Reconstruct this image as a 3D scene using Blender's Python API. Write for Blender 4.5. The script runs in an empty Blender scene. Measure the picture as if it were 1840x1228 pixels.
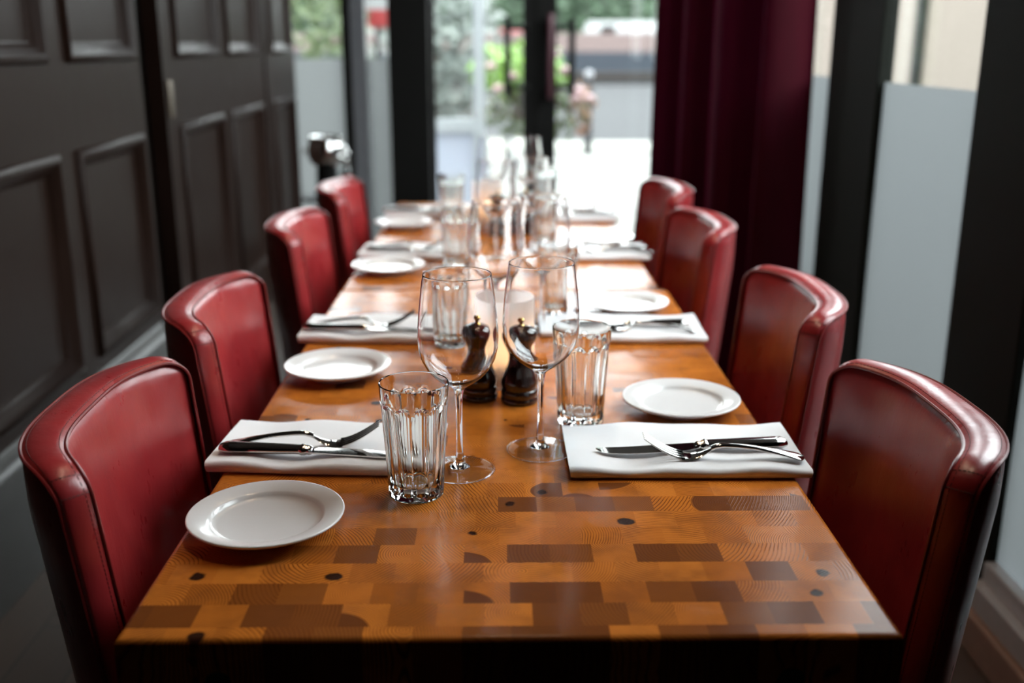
import bpy, bmesh, math, random
from mathutils import Vector, Matrix
PI = math.pi
S = bpy.context.scene
COL = S.collection

# ------------------------------------------------------------------ camera, sky, sun, exposure
cd = bpy.data.cameras.new('camera')
cam = bpy.data.objects.new('camera', cd)
COL.objects.link(cam)
cam.location = (0, 0, 1.273)
cam.rotation_euler = (PI / 2 - math.atan(534 / 1860), 0, -math.radians(0.681))
cd.sensor_width = 36.0
cd.lens = 36.0 * 1860 / 1840
cd.dof.use_dof = True
cd.dof.focus_distance = 1.22
cd.dof.aperture_fstop = 2.55
cd.clip_start = 0.05
S.camera = cam
S.view_settings.view_transform = 'Standard'
S.view_settings.look = 'None'
S.view_settings.gamma = 1.0
S.view_settings.use_curve_mapping = False
S.view_settings.exposure = 0.5
S.cycles.max_bounces = 14
S.cycles.transmission_bounces = 12
S.cycles.transparent_max_bounces = 24
S.cycles.sample_clamp_indirect = 8.0
S.cycles.use_denoising = True

wd = bpy.data.worlds.new('sky')
S.world = wd
wd.use_nodes = True
wn = wd.node_tree.nodes
wl = wd.node_tree.links
wn.clear()
w_out = wn.new('ShaderNodeOutputWorld')
w_bg = wn.new('ShaderNodeBackground')
w_bg.inputs['Strength'].default_value = 10.0
w_tc = wn.new('ShaderNodeTexCoord')
w_sep = wn.new('ShaderNodeSeparateXYZ')
w_ramp = wn.new('ShaderNodeValToRGB')
w_ramp.color_ramp.elements[0].position = 0.0
w_ramp.color_ramp.elements[0].color = (0.80, 0.83, 0.86, 1)
w_ramp.color_ramp.elements[1].position = 0.6
w_ramp.color_ramp.elements[1].color = (0.88, 0.95, 1.0, 1)
wl.new(w_tc.outputs['Generated'], w_sep.inputs[0])
wl.new(w_sep.outputs['Z'], w_ramp.inputs[0])
wl.new(w_ramp.outputs[0], w_bg.inputs[0])
wl.new(w_bg.outputs[0], w_out.inputs[0])

sd = bpy.data.lights.new('sun', 'SUN')
sd.energy = 4.0
sd.angle = math.radians(2)
sd.color = (1.0, 0.95, 0.87)
sun = bpy.data.objects.new('sun', sd)
COL.objects.link(sun)
sun.location = (-6, 12, 10)
sun.rotation_euler = Vector((0.55, 0.12, -1.0)).to_track_quat('-Z', 'Y').to_euler()


def portal(name, loc, rot, sx, sy):
    l = bpy.data.lights.new(name, 'AREA')
    l.shape = 'RECTANGLE'
    l.size = sx
    l.size_y = sy
    l.cycles.is_portal = True
    o = bpy.data.objects.new(name, l)
    COL.objects.link(o)
    o.location = loc
    o.rotation_euler = rot


portal('daylight_portal_facade', (-0.05, 6.4, 1.65), (-PI / 2, 0, 0), 2.3, 3.2)
portal('daylight_portal_side', (1.35, 3.5, 1.65), (0, PI / 2, 0), 3.2, 5.2)

# ------------------------------------------------------------------ node helpers
MATS = {}


class NT:
    def __init__(self, name):
        self.m = bpy.data.materials.new(name)
        self.m.use_nodes = True
        self.t = self.m.node_tree
        self.t.nodes.clear()
        self.out = self.t.nodes.new('ShaderNodeOutputMaterial')

    def n(self, kind, **kw):
        nd = self.t.nodes.new(kind)
        for k, v in kw.items():
            setattr(nd, k, v)
        return nd

    def L(self, a, b):
        self.t.links.new(a, b)

    def put(self, sock, v):
        if hasattr(v, 'is_linked'):
            self.L(v, sock)
        elif v is not None:
            if isinstance(v, tuple) and len(v) == 3 and sock.type == 'RGBA':
                v = v + (1,)
            sock.default_value = v

    def math(self, op, a, b=None, c=None, clamp=False):
        nd = self.n('ShaderNodeMath', operation=op)
        nd.use_clamp = clamp
        for i, v in enumerate((a, b, c)):
            if v is not None:
                self.put(nd.inputs[i], v)
        return nd.outputs[0]

    def vmath(self, op, a, b=None):
        nd = self.n('ShaderNodeVectorMath', operation=op)
        self.put(nd.inputs[0], a)
        if b is not None:
            self.put(nd.inputs[1], b)
        return nd.outputs['Value'] if op in ('LENGTH', 'DISTANCE', 'DOT_PRODUCT') else nd.outputs[0]

    def mix(self, f, a, b, blend='MIX'):
        nd = self.n('ShaderNodeMix', data_type='RGBA', blend_type=blend)
        self.put(nd.inputs[0], f)
        self.put(nd.inputs[6], a)
        self.put(nd.inputs[7], b)
        return nd.outputs[2]

    def ss(self, v, lo, hi, a=0.0, b=1.0):
        nd = self.n('ShaderNodeMapRange', interpolation_type='SMOOTHSTEP')
        self.put(nd.inputs[0], v)
        for i, x in enumerate((lo, hi, a, b)):
            self.put(nd.inputs[i + 1], x)
        return nd.outputs[0]

    def coord(self, scale=None):
        c = self.n('ShaderNodeTexCoord').outputs['Object']
        if scale:
            mp = self.n('ShaderNodeMapping')
            mp.inputs['Scale'].default_value = scale
            self.L(c, mp.inputs[0])
            c = mp.outputs[0]
        return c

    def noise(self, scale, vec=None, detail=3.0, rough=0.5):
        nd = self.n('ShaderNodeTexNoise')
        nd.inputs['Scale'].default_value = scale
        nd.inputs['Detail'].default_value = detail
        nd.inputs['Roughness'].default_value = rough
        self.L(vec if vec is not None else self.coord(), nd.inputs['Vector'])
        return nd.outputs[0]

    def bump(self, h, strength=0.2, dist=0.001, normal=None):
        nd = self.n('ShaderNodeBump')
        nd.inputs['Strength'].default_value = strength
        nd.inputs['Distance'].default_value = dist
        self.L(h, nd.inputs['Height'])
        if normal is not None:
            self.L(normal, nd.inputs['Normal'])
        return nd.outputs[0]

    def bsdf(self, **kw):
        b = self.n('ShaderNodeBsdfPrincipled')
        for k, v in kw.items():
            self.put(b.inputs[k.replace('_', ' ')], v)
        return b

    def done(self, sh):
        self.L(sh, self.out.inputs['Surface'])
        return self.m


def mat_plain(name, col, rough=0.5, metal=0.0, nscale=40, var=0.12, bump=0.0, bdist=0.001, coat=0.0, spec=0.5, crough=0.1):
    t = NT(name)
    nz = t.noise(nscale)
    dark = tuple(c * (1 - var) for c in col)
    lite = tuple(min(1, c * (1 + var)) for c in col)
    c = t.mix(nz, dark, lite)
    b = t.bsdf(Base_Color=c, Roughness=rough, Metallic=metal)
    b.inputs['Specular IOR Level'].default_value = spec
    b.inputs['Coat Weight'].default_value = coat
    b.inputs['Coat Roughness'].default_value = crough
    if bump:
        t.L(t.bump(nz, bump, bdist), b.inputs['Normal'])
    return t.done(b.outputs[0])


def mat_leather():
    t = NT('red_leather')
    big = t.noise(7, detail=4)
    fine = t.noise(420, detail=2)
    wr = t.noise(30, t.coord((1, 1, 0.35)), detail=4, rough=0.6)
    c = t.mix(t.ss(big, 0.35, 0.7), (0.27, 0.016, 0.020), (0.38, 0.030, 0.032))
    c = t.mix(t.ss(wr, 0.64, 0.85, 0, 0.25), c, (0.13, 0.010, 0.010))
    r = t.ss(wr, 0.3, 0.8, 0.27, 0.40)
    b = t.bsdf(Base_Color=c, Roughness=r)
    b.inputs['Specular IOR Level'].default_value = 0.55
    b.inputs['Coat Weight'].default_value = 0.15
    b.inputs['Coat Roughness'].default_value = 0.25
    n1 = t.bump(wr, 0.35, 0.003)
    n2 = t.bump(fine, 0.12, 0.0006, n1)
    t.L(n2, b.inputs['Normal'])
    return t.done(b.outputs[0])


def mat_blocks():
    """end-grain pine blocks: per-face attributes hold each block's ring centre, tint, knot and heartwood radius"""
    t = NT('end_grain_pine')
    co = t.coord()
    flat = t.vmath('MULTIPLY', co, (1, 1, 0))
    A = t.n('ShaderNodeAttribute', attribute_name='blk_a').outputs['Vector']
    B = t.n('ShaderNodeAttribute', attribute_name='blk_b').outputs['Vector']
    Cc = t.n('ShaderNodeAttribute', attribute_name='blk_c').outputs['Vector']
    sa = t.n('ShaderNodeSeparateXYZ'); t.L(A, sa.inputs[0])
    sb = t.n('ShaderNodeSeparateXYZ'); t.L(B, sb.inputs[0])
    sc = t.n('ShaderNodeSeparateXYZ'); t.L(Cc, sc.inputs[0])
    ctr = t.vmath('MULTIPLY', A, (1, 1, 0))
    nz = t.noise(45, co, detail=3)
    nw = t.noise(16, co, detail=2)
    d = t.vmath('DISTANCE', flat, ctr)
    d = t.math('ADD', d, t.math('MULTIPLY', t.math('SUBTRACT', nw, 0.5), 0.010))
    fr = t.math('FRACT', t.math('MULTIPLY', d, sc.outputs['Y']))
    line = t.math('MULTIPLY', t.ss(fr, 0.50, 0.84), t.ss(fr, 0.86, 1.0, 1.0, 0.0))
    fade = t.ss(t.noise(25, co), 0.33, 0.60, 0.40, 1.0)
    line = t.math('MULTIPLY', line, fade)
    tint = sa.outputs['Z']
    cl = t.mix(sc.outputs['Z'], (0.47, 0.135, 0.016), (0.64, 0.200, 0.027))
    cdk = (0.100, 0.028, 0.009)
    heart = t.ss(t.math('SUBTRACT', d, sc.outputs['X']), -0.0012, 0.0012, 1.0, 0.0)
    tt = t.math('MAXIMUM', tint, t.math('MULTIPLY', heart, 0.9))
    base = t.mix(tt, cl, cdk)
    base = t.mix(t.math('MULTIPLY', line, t.math('SUBTRACT', 0.92, t.math('MULTIPLY', tt, 0.45))), base, (0.085, 0.020, 0.005))
    blot = t.ss(t.noise(14, co, detail=5, rough=0.6), 0.46, 0.72, 0.0, 0.6)
    base = t.mix(blot, base, (0.20, 0.06, 0.015))
    kd = t.vmath('DISTANCE', flat, t.vmath('MULTIPLY', B, (1, 1, 0)))
    kd = t.math('ADD', kd, t.math('MULTIPLY', t.math('SUBTRACT', nz, 0.5), 0.014))
    kn = t.ss(t.math('SUBTRACT', kd, sb.outputs['Z']), -0.0025, 0.001, 1.0, 0.0)
    kn = t.math('MULTIPLY', kn, t.math('GREATER_THAN', sb.outputs['Z'], 0.0005))
    base = t.mix(kn, base, (0.030, 0.010, 0.005))
    scr = t.noise(60, t.coord((1.0, 14.0, 1.0)), detail=4)
    r = t.ss(scr, 0.3, 0.8, 0.15, 0.24)
    b = t.bsdf(Base_Color=base, Roughness=r)
    b.inputs['Specular IOR Level'].default_value = 0.11
    b.inputs['Coat Weight'].default_value = 0.0
    b.inputs['Coat Roughness'].default_value = 0.05
    n1 = t.bump(line, 0.10, 0.0006)
    n2 = t.bump(t.noise(9, co, detail=2), 0.05, 0.004, n1)
    t.L(n2, b.inputs['Normal'])
    return t.done(b.outputs[0])


def mat_glass(name, rough=0.0, ior=1.47, col=(1, 1, 1)):
    t = NT(name)
    g = t.n('ShaderNodeBsdfGlass')
    g.inputs['Color'].default_value = col + (1,)
    g.inputs['Roughness'].default_value = rough
    g.inputs['IOR'].default_value = ior
    return t.done(g.outputs[0])


def mat_window(name='window_glass', tint=(0.94, 0.96, 0.95), k=0.8):
    t = NT(name)
    a = t.n('ShaderNodeBsdfTransparent')
    a.inputs[0].default_value = tint + (1,)
    g = t.n('ShaderNodeBsdfGlossy')
    g.inputs['Roughness'].default_value = 0.02
    lw = t.n('ShaderNodeLayerWeight')
    lw.inputs['Blend'].default_value = 0.5
    fz = t.math('ADD', 0.04, t.math('MULTIPLY', t.math('POWER', lw.outputs['Facing'], 5.0), 0.9))
    mx = t.n('ShaderNodeMixShader')
    t.L(t.math('MULTIPLY', fz, k), mx.inputs[0])
    t.L(a.outputs[0], mx.inputs[1])
    t.L(g.outputs[0], mx.inputs[2])
    return t.done(mx.outputs[0])


def mat_frost(name, col, refl=0.25):
    t = NT(name)
    tr = t.n('ShaderNodeBsdfTranslucent')
    nz = t.noise(3)
    t.L(t.mix(nz, tuple(c * 0.95 for c in col), col), tr.inputs[0])
    df = t.n('ShaderNodeBsdfPrincipled')
    t.put(df.inputs['Base Color'], col)
    df.inputs['Roughness'].default_value = 0.35
    mx = t.n('ShaderNodeMixShader')
    mx.inputs[0].default_value = refl
    t.L(tr.outputs[0], mx.inputs[1])
    t.L(df.outputs[0], mx.inputs[2])
    return t.done(mx.outputs[0])


def mat_emit(name, col, strength):
    t = NT(name)
    nz = t.noise(20)
    e = t.n('ShaderNodeEmission')
    t.L(t.mix(nz, tuple(c * 0.97 for c in col), col), e.inputs[0])
    e.inputs[1].default_value = strength
    return t.done(e.outputs[0])


def mat_panel_wood():
    t = NT('dark_stained_panel')
    nz = t.noise(30, t.coord((1, 6, 0.35)), detail=4)
    big = t.noise(3)
    c = t.mix(nz, (0.010, 0.0050, 0.0036), (0.020, 0.0100, 0.0072))
    c = t.mix(t.ss(big, 0.4, 0.7, 0, 0.4), c, (0.016, 0.009, 0.007))
    b = t.bsdf(Base_Color=c, Roughness=t.ss(nz, 0.2, 0.8, 0.30, 0.42))
    b.inputs['Specular IOR Level'].default_value = 0.05
    t.L(t.bump(nz, 0.05, 0.001), b.inputs['Normal'])
    return t.done(b.outputs[0])


def mat_floor():
    t = NT('dark_floorboards')
    br = t.n('ShaderNodeTexBrick')
    mp = t.n('ShaderNodeMapping')
    mp.inputs['Rotation'].default_value = (0, 0, PI / 2)
    t.L(t.coord(), mp.inputs[0])
    t.L(mp.outputs[0], br.inputs['Vector'])
    br.inputs['Scale'].default_value = 1.0
    br.inputs['Brick Width'].default_value = 1.4
    br.inputs['Row Height'].default_value = 0.13
    br.inputs['Mortar Size'].default_value = 0.003
    br.inputs['Color1'].default_value = (0.040, 0.026, 0.019, 1)
    br.inputs['Color2'].default_value = (0.062, 0.041, 0.030, 1)
    br.inputs['Mortar'].default_value = (0.008, 0.006, 0.005, 1)
    nz = t.noise(25, t.coord((6, 0.4, 1)), detail=4)
    c = t.mix(t.ss(nz, 0.3, 0.7, 0, 0.5), br.outputs[0], (0.03, 0.02, 0.015))
    b = t.bsdf(Base_Color=c, Roughness=0.42)
    return t.done(b.outputs[0])


def mat_ground(name, c1, c2, scale, rough=0.85):
    t = NT(name)
    n1 = t.noise(scale, detail=6, rough=0.65)
    n2 = t.noise(0.6, detail=2)
    c = t.mix(n1, c1, c2)
    c = t.mix(t.ss(n2, 0.4, 0.7, 0, 0.25), c, c1)
    b = t.bsdf(Base_Color=c, Roughness=rough)
    b.inputs['Specular IOR Level'].default_value = 0.06
    return t.done(b.outputs[0])


def mat_velvet():
    t = NT('burgundy_velvet')
    nz = t.noise(60, t.coord((1, 1, 0.15)), detail=3)
    c = t.mix(nz, (0.026, 0.0006, 0.0028), (0.048, 0.0010, 0.006))
    b = t.bsdf(Base_Color=c, Roughness=0.75)
    b.inputs['Specular IOR Level'].default_value = 0.1
    b.inputs['Sheen Weight'].default_value = 0.4
    b.inputs['Sheen Roughness'].default_value = 0.3
    b.inputs['Sheen Tint'].default_value = (0.80, 0.02, 0.24, 1)
    tr = t.n('ShaderNodeBsdfTranslucent')
    tr.inputs[0].default_value = (0.55, 0.004, 0.17, 1)
    mx = t.n('ShaderNodeMixShader')
    mx.inputs[0].default_value = 0.005
    t.L(b.outputs[0], mx.inputs[1])
    t.L(tr.outputs[0], mx.inputs[2])
    return t.done(mx.outputs[0])


def mat_cloth():
    t = NT('white_linen')
    wv = t.n('ShaderNodeTexWave')
    wv.inputs['Scale'].default_value = 420
    t.L(t.coord(), wv.inputs['Vector'])
    nz = t.noise(18, detail=4)
    c = t.mix(nz, (0.82, 0.82, 0.85), (0.90, 0.90, 0.93))
    b = t.bsdf(Base_Color=c, Roughness=0.8)
    b.inputs['Sheen Weight'].default_value = 0.2
    n1 = t.bump(nz, 0.25, 0.004)
    t.L(t.bump(wv.outputs[0], 0.06, 0.0003, n1), b.inputs['Normal'])
    return t.done(b.outputs[0])


M_leather = mat_leather()
M_piping = mat_plain('leather_piping', (0.20, 0.014, 0.014), 0.35, nscale=200)
M_stitch = mat_plain('stitch_thread', (0.05, 0.006, 0.006), 0.6, nscale=300)
M_legwood = mat_plain('dark_leg_wood', (0.025, 0.014, 0.010), 0.4, nscale=60)
M_blocks = mat_blocks()
M_iron = mat_plain('black_iron', (0.015, 0.015, 0.016), 0.5, 0.6, nscale=120)
M_hole = mat_plain('bolt_hole_black', (0.004, 0.003, 0.003), 0.6)
M_china = mat_plain('white_china', (0.82, 0.81, 0.82), 0.22, nscale=8, var=0.03, coat=0.35, crough=0.06)
M_cloth = mat_cloth()
M_steel = mat_plain('polished_steel', (0.62, 0.60, 0.58), 0.09, 1.0, nscale=90, var=0.06)
M_chrome = mat_plain('chrome', (0.80, 0.79, 0.78), 0.05, 1.0, nscale=50, var=0.03)
M_glass = mat_glass('drinking_glass')
M_thin = mat_window('thin_foot_glass', (0.975, 0.98, 0.975), 1.0)
M_tumbler = mat_glass('pressed_tumbler_glass', ior=1.48, col=(0.985, 0.995, 0.99))
M_mill = mat_plain('dark_walnut_mill', (0.022, 0.009, 0.006), 0.18, nscale=90, coat=0.7, crough=0.08)
M_brass = mat_plain('brass', (0.70, 0.47, 0.18), 0.22, 1.0, nscale=120)
M_bronze = mat_plain('dull_bronze', (0.10, 0.075, 0.05), 0.5, 0.7, nscale=60)
M_candle_glass = mat_frost('frosted_candle_glass', (0.97, 0.94, 0.94), 0.22)
M_wax = mat_plain('candle_wax', (0.85, 0.80, 0.70), 0.5)
M_flame = mat_emit('candle_flame', (1.0, 0.55, 0.18), 65.0)
M_panel = mat_panel_wood()
M_floor = mat_floor()
M_ceil = mat_plain('dark_ceiling_paint', (0.10, 0.09, 0.085), 0.8, nscale=20, var=0.05)
M_wallp = mat_plain('dark_wall_paint', (0.02, 0.016, 0.014), 0.6, nscale=15)
M_post = mat_plain('black_green_paint', (0.0075, 0.0085, 0.0065), 0.6, nscale=10, spec=0.08)
M_black = mat_plain('black_frame_paint', (0.006, 0.0055, 0.005), 0.6, nscale=20, spec=0.1)
M_alu = mat_plain('brushed_aluminium', (0.42, 0.44, 0.46), 0.35, 0.3, nscale=60)
M_greyframe = mat_plain('grey_frame_paint', (0.14, 0.14, 0.15), 0.45, nscale=20)
M_sillwood = mat_plain('worn_skirting_wood', (0.22, 0.14, 0.105), 0.4, nscale=35, var=0.3)
M_window = mat_window()
M_frost = mat_frost('frosted_film', (0.118, 0.123, 0.126), 0.15)
M_frost2 = mat_frost('frosted_film_facade', (0.11, 0.112, 0.112), 0.15)
M_velvet = mat_velvet()
M_pave = mat_ground('pale_paving', (0.135, 0.133, 0.125), (0.16, 0.158, 0.148), 30)
M_road = mat_ground('grey_tarmac', (0.022, 0.022, 0.023), (0.032, 0.032, 0.033), 60)
M_kerb = mat_ground('kerb_stone', (0.15, 0.15, 0.135), (0.19, 0.19, 0.17), 40)
M_cream = mat_ground('cream_render', (0.150, 0.128, 0.110), (0.168, 0.143, 0.123), 5)
M_kerbshade = mat_ground('kerb_shade', (0.03, 0.03, 0.027), (0.05, 0.05, 0.045), 20)  # dark colour standing for the shadow line at the kerb
M_bluewall = mat_ground('blue_grey_wall', (0.024, 0.028, 0.034), (0.032, 0.037, 0.044), 3)
M_pinkwall = mat_ground('pink_brick_wall', (0.10, 0.075, 0.07), (0.13, 0.10, 0.095), 20)
M_darkstrip = mat_ground('dark_border', (0.016, 0.014, 0.012), (0.024, 0.02, 0.018), 20)
M_white = mat_plain('white_paint', (0.16, 0.16, 0.16), 0.3, nscale=5)
M_redpaint = mat_plain('red_paint', (0.16, 0.012, 0.012), 0.35, nscale=5)
M_greenpaint = mat_plain('green_paint', (0.02, 0.09, 0.045), 0.4, nscale=5)
M_tyre = mat_plain('tyre_rubber', (0.02, 0.02, 0.02), 0.8)
M_leaf = mat_plain('leaf_green', (0.035, 0.055, 0.010), 0.5, nscale=3, var=0.5)
M_leaf_bright = mat_plain('bright_leaf_green', (0.09, 0.18, 0.012), 0.45, nscale=6, var=0.4)
M_leaf_dark = mat_plain('tree_leaf_green', (0.028, 0.052, 0.026), 0.6, nscale=1.5, var=0.5)
M_leaf_grey = mat_plain('grey_green_leaf', (0.10, 0.11, 0.10), 0.6, nscale=4, var=0.5)
M_petal = mat_plain('pink_white_petal', (0.22, 0.13, 0.135), 0.5, nscale=4, var=0.2)
M_petal_rust = mat_plain('rust_petal', (0.16, 0.07, 0.03), 0.6, nscale=4, var=0.3)
M_bark = mat_plain('bark', (0.07, 0.05, 0.04), 0.8, nscale=12, var=0.3)
M_terra = mat_plain('dark_planter', (0.05, 0.045, 0.04), 0.6)
M_lavender = mat_frost('pale_screen_panel', (0.50, 0.52, 0.58), 0.5)
M_redfoil = mat_plain('red_foil', (0.50, 0.02, 0.03), 0.3, 0.2)
M_bottle = mat_plain('dark_bottle_glass', (0.006, 0.009, 0.006), 0.06, coat=0.5)
M_paper = mat_plain('white_label_paper', (0.75, 0.72, 0.68), 0.6)
M_lampcan = mat_plain('lamp_housing', (0.03, 0.03, 0.03), 0.4, 0.5)
M_lampglow = mat_emit('warm_lamp_glow', (1.0, 0.60, 0.28), 60.0)


# ------------------------------------------------------------------ mesh helpers
class MB:
    def __init__(self):
        self.v, self.f, self.attr = [], [], {}

    def add(self, vs, fs):
        o = len(self.v)
        self.v += [tuple(p) for p in vs]
        self.f += [tuple(i + o for i in q) for q in fs]
        return self

    def box(self, x0, x1, y0, y1, z0, z1):
        return self.add([(x0, y0, z0), (x1, y0, z0), (x1, y1, z0), (x0, y1, z0), (x0, y0, z1), (x1, y0, z1), (x1, y1, z1), (x0, y1, z1)],
                        [(3, 2, 1, 0), (4, 5, 6, 7), (0, 1, 5, 4), (1, 2, 6, 5), (2, 3, 7, 6), (3, 0, 4, 7)])

    def lathe(self, prof, seg=48, c=(0, 0, 0), closed=False):
        """prof: list of (r, z); the profile is closed when it starts and ends on the axis or with closed=True"""
        o = len(self.v)
        rings = []
        for r, z in prof:
            if r < 1e-6:
                self.v.append((c[0], c[1], c[2] + z))
                rings.append([len(self.v) - 1])
            else:
                st = len(self.v)
                for i in range(seg):
                    a = 2 * PI * i / seg
                    self.v.append((c[0] + r * math.cos(a), c[1] + r * math.sin(a), c[2] + z))
                rings.append(list(range(st, st + seg)))
        pairs = list(zip(rings[:-1], rings[1:]))
        if closed:
            pairs.append((rings[-1], rings[0]))
        for A, B in pairs:
            for i in range(seg):
                j = (i + 1) % seg
                if len(A) == 1 and len(B) == 1:
                    continue
                if len(A) == 1:
                    self.f.append((A[0], B[j], B[i]))
                elif len(B) == 1:
                    self.f.append((A[i], A[j], B[0]))
                else:
                    self.f.append((A[i], A[j], B[j], B[i]))
        return self

    def tube(self, pts, r, seg=8, caps=True):
        pts = [Vector(p) for p in pts]
        n = len(pts)
        rs = r if isinstance(r, (list, tuple)) else [r] * n
        o = len(self.v)
        t0 = (pts[1] - pts[0]).normalized()
        up = Vector((0, 0, 1)) if abs(t0.z) < 0.9 else Vector((1, 0, 0))
        nrm = t0.cross(up).normalized()
        for i in range(n):
            t = (pts[min(i + 1, n - 1)] - pts[max(i - 1, 0)]).normalized()
            nrm = (nrm - t * nrm.dot(t)).normalized()
            b = t.cross(nrm)
            for k in range(seg):
                a = 2 * PI * k / seg
                self.v.append(tuple(pts[i] + rs[i] * (math.cos(a) * nrm + math.sin(a) * b)))
        for i in range(n - 1):
            for k in range(seg):
                k2 = (k + 1) % seg
                self.f.append((o + i * seg + k, o + i * seg + k2, o + (i + 1) * seg + k2, o + (i + 1) * seg + k))
        if caps:
            self.f.append(tuple(o + k for k in reversed(range(seg))))
            self.f.append(tuple(o + (n - 1) * seg + k for k in range(seg)))
        return self

    def grid(self, rows):
        o = len(self.v)
        nr, nc = len(rows), len(rows[0])
        for r in rows:
            self.v += [tuple(p) for p in r]
        for i in range(nr - 1):
            for j in range(nc - 1):
                self.f.append((o + i * nc + j, o + i * nc + j + 1, o + (i + 1) * nc + j + 1, o + (i + 1) * nc + j))
        return self

    def build(self, name, mat, parent=None, smooth=True, bevel=0.0, bseg=2, angle=40, recalc=True, weld=0.0):
        me = bpy.data.meshes.new(name)
        me.from_pydata(self.v, [], self.f)
        me.update()
        if recalc or bevel or weld:
            bm = bmesh.new()
            bm.from_mesh(me)
            if weld:
                bmesh.ops.remove_doubles(bm, verts=bm.verts, dist=weld)
            if recalc:
                bmesh.ops.recalc_face_normals(bm, faces=bm.faces)
            if bevel:
                es = [e for e in bm.edges if len(e.link_faces) == 2 and e.calc_face_angle(0) > 0.6]
                bmesh.ops.bevel(bm, geom=es, offset=bevel, segments=bseg, profile=0.5, affect='EDGES')
            bm.to_mesh(me)
            bm.free()
        for k, vals in self.attr.items():
            a = me.attributes.new(k, 'FLOAT_VECTOR', 'FACE')
            a.data.foreach_set('vector', [x for v in vals for x in v])
        if smooth:
            me.polygons.foreach_set('use_smooth', [True] * len(me.polygons))
            try:
                me.set_sharp_from_angle(angle=math.radians(angle))
            except Exception:
                pass
        me.materials.append(mat)
        o = bpy.data.objects.new(name, me)
        COL.objects.link(o)
        if parent is not None:
            o.parent = parent
        return o


def tag(o, label, cat, group=None, kind=None):
    o['label'] = label
    o['category'] = cat
    if group:
        o['group'] = group
    if kind:
        o['kind'] = kind
    return o


def thing(name, label, cat, loc=(0, 0, 0), rz=0.0, group=None):
    o = bpy.data.objects.new(name, None)
    o.empty_display_size = 0.1
    COL.objects.link(o)
    o.location = loc
    o.rotation_euler = (0, 0, rz)
    return tag(o, label, cat, group)


def struct(o):
    o['kind'] = 'structure'
    return o


def copy_tree(o, parent=None):
    c = o.copy()
    COL.objects.link(c)
    if parent is not None:
        c.parent = parent
    for ch in list(o.children):
        copy_tree(ch, c)
    return c


def place(proto, first, loc, rz, label, group=None, tilt=None):
    o = proto if first else copy_tree(proto)
    o.location = loc
    o.rotation_euler = (tilt[0], tilt[1], rz) if tilt else (0, 0, rz)
    o['label'] = label
    if group:
        o['group'] = group
    return o


# ------------------------------------------------------------------ room shell
XL, XR, YB, YF, ZC = -1.178, 1.07, -2.6, 6.15, 2.9
struct(MB().box(XL - 0.3, XR + 0.12, YB - 0.1, YF + 0.1, -0.1, 0.0).build('floor', M_floor, smooth=False))
struct(MB().box(XL - 0.3, XR + 0.12, YB - 0.1, YF + 0.1, ZC, ZC + 0.1).build('ceiling', M_ceil, smooth=False))
struct(MB().box(XL - 0.3, XR + 0.12, YB - 0.1, YB, 0, ZC).build('wall_back', M_wallp, smooth=False))


def panel_set(y0, y1, x, z0, z1, parent):
    """a recessed panel: sloped bolection moulding around a sunk field; wall face lies at x, room is on +x"""
    def ring(e, d):
        return [(x + d, y0 + e, z0 + e), (x + d, y1 - e, z0 + e), (x + d, y1 - e, z1 - e), (x + d, y0 + e, z1 - e)]
    prof = [(-0.012, 0.0), (-0.008, 0.010), (0.002, 0.016), (0.012, 0.013), (0.020, 0.004), (0.026, 0.002), (0.034, -0.012), (0.046, -0.015)]
    m = MB()
    rs = [ring(e, d) for e, d in prof]
    for r in rs:
        m.v += r
    for i in range(len(rs) - 1):
        for k in range(4):
            k2 = (k + 1) % 4
            m.f.append((i * 4 + k, i * 4 + k2, i * 4 + 4 + k2, i * 4 + 4 + k))
    m.build('panel_moulding', M_panel, parent, smooth=True, angle=50)
    e, d = prof[-1]
    MB().add(ring(e, d), [(0, 1, 2, 3)]).build('panel_field', M_panel, parent, smooth=False)


def panelled(name, y0, y1, panels, x, zs, base_x):
    """stiles and rails as one slab with openings, panels as parts"""
    m = MB()
    ys = [y0] + [v for p in panels for v in p] + [y1]
    zz = [0.0] + [v for p in zs for v in p] + [ZC]
    yy = sorted(set(ys))
    for i in range(len(yy) - 1):
        for k in range(len(zz) - 1):
            hole = (yy[i], yy[i + 1]) in panels and (zz[k], zz[k + 1]) in zs
            if not hole:
                m.box(base_x, x, yy[i], yy[i + 1], zz[k], zz[k + 1])
    m.box(base_x - 0.01, base_x, y0, y1, 0, ZC)
    o = m.build(name, M_panel, None, smooth=False, weld=0.0004)
    for p in panels:
        for z in zs:
            panel_set(p[0], p[1], x, z[0], z[1], o)
    return struct(o)


ZS = [(0.40, 0.980), (1.235, 2.35)]
panelled('wall_left', YB, 3.53, [(-1.9, -1.2), (-1.0, -0.3), (-0.1, 0.5), (0.65, 1.25), (1.42, 2.0), (2.18, 2.789), (2.935, 3.47)], XL, ZS, XL - 0.06)
struct(MB().box(XL - 0.3, XL - 0.14, YB, YF + 0.1, 0, ZC).build('wall_recess', M_black, smooth=False))
struct(MB().box(XL - 0.24, XL - 0.02, 3.46, 3.50, 0, ZC).box(XL - 0.24, XL - 0.03, 3.53, 3.56, 0, ZC).build('trim_1', M_black, smooth=False))
d1 = panelled('door_1', 3.76, 5.37, [(3.914, 4.512), (4.656, 5.263)], XL, [(0.20, 0.980), (1.235, 2.35)], XL - 0.05)
MB().box(XL, XL + 0.006, 3.79, 3.84, 1.02, 1.15).build('escutcheon_plate', M_bronze, d1, bevel=0.002)
panelled('door_2', 5.385, YF, [(5.527, 6.055)], XL + 0.006, [(0.20, 0.980), (1.235, 2.35)], XL - 0.05)
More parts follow.
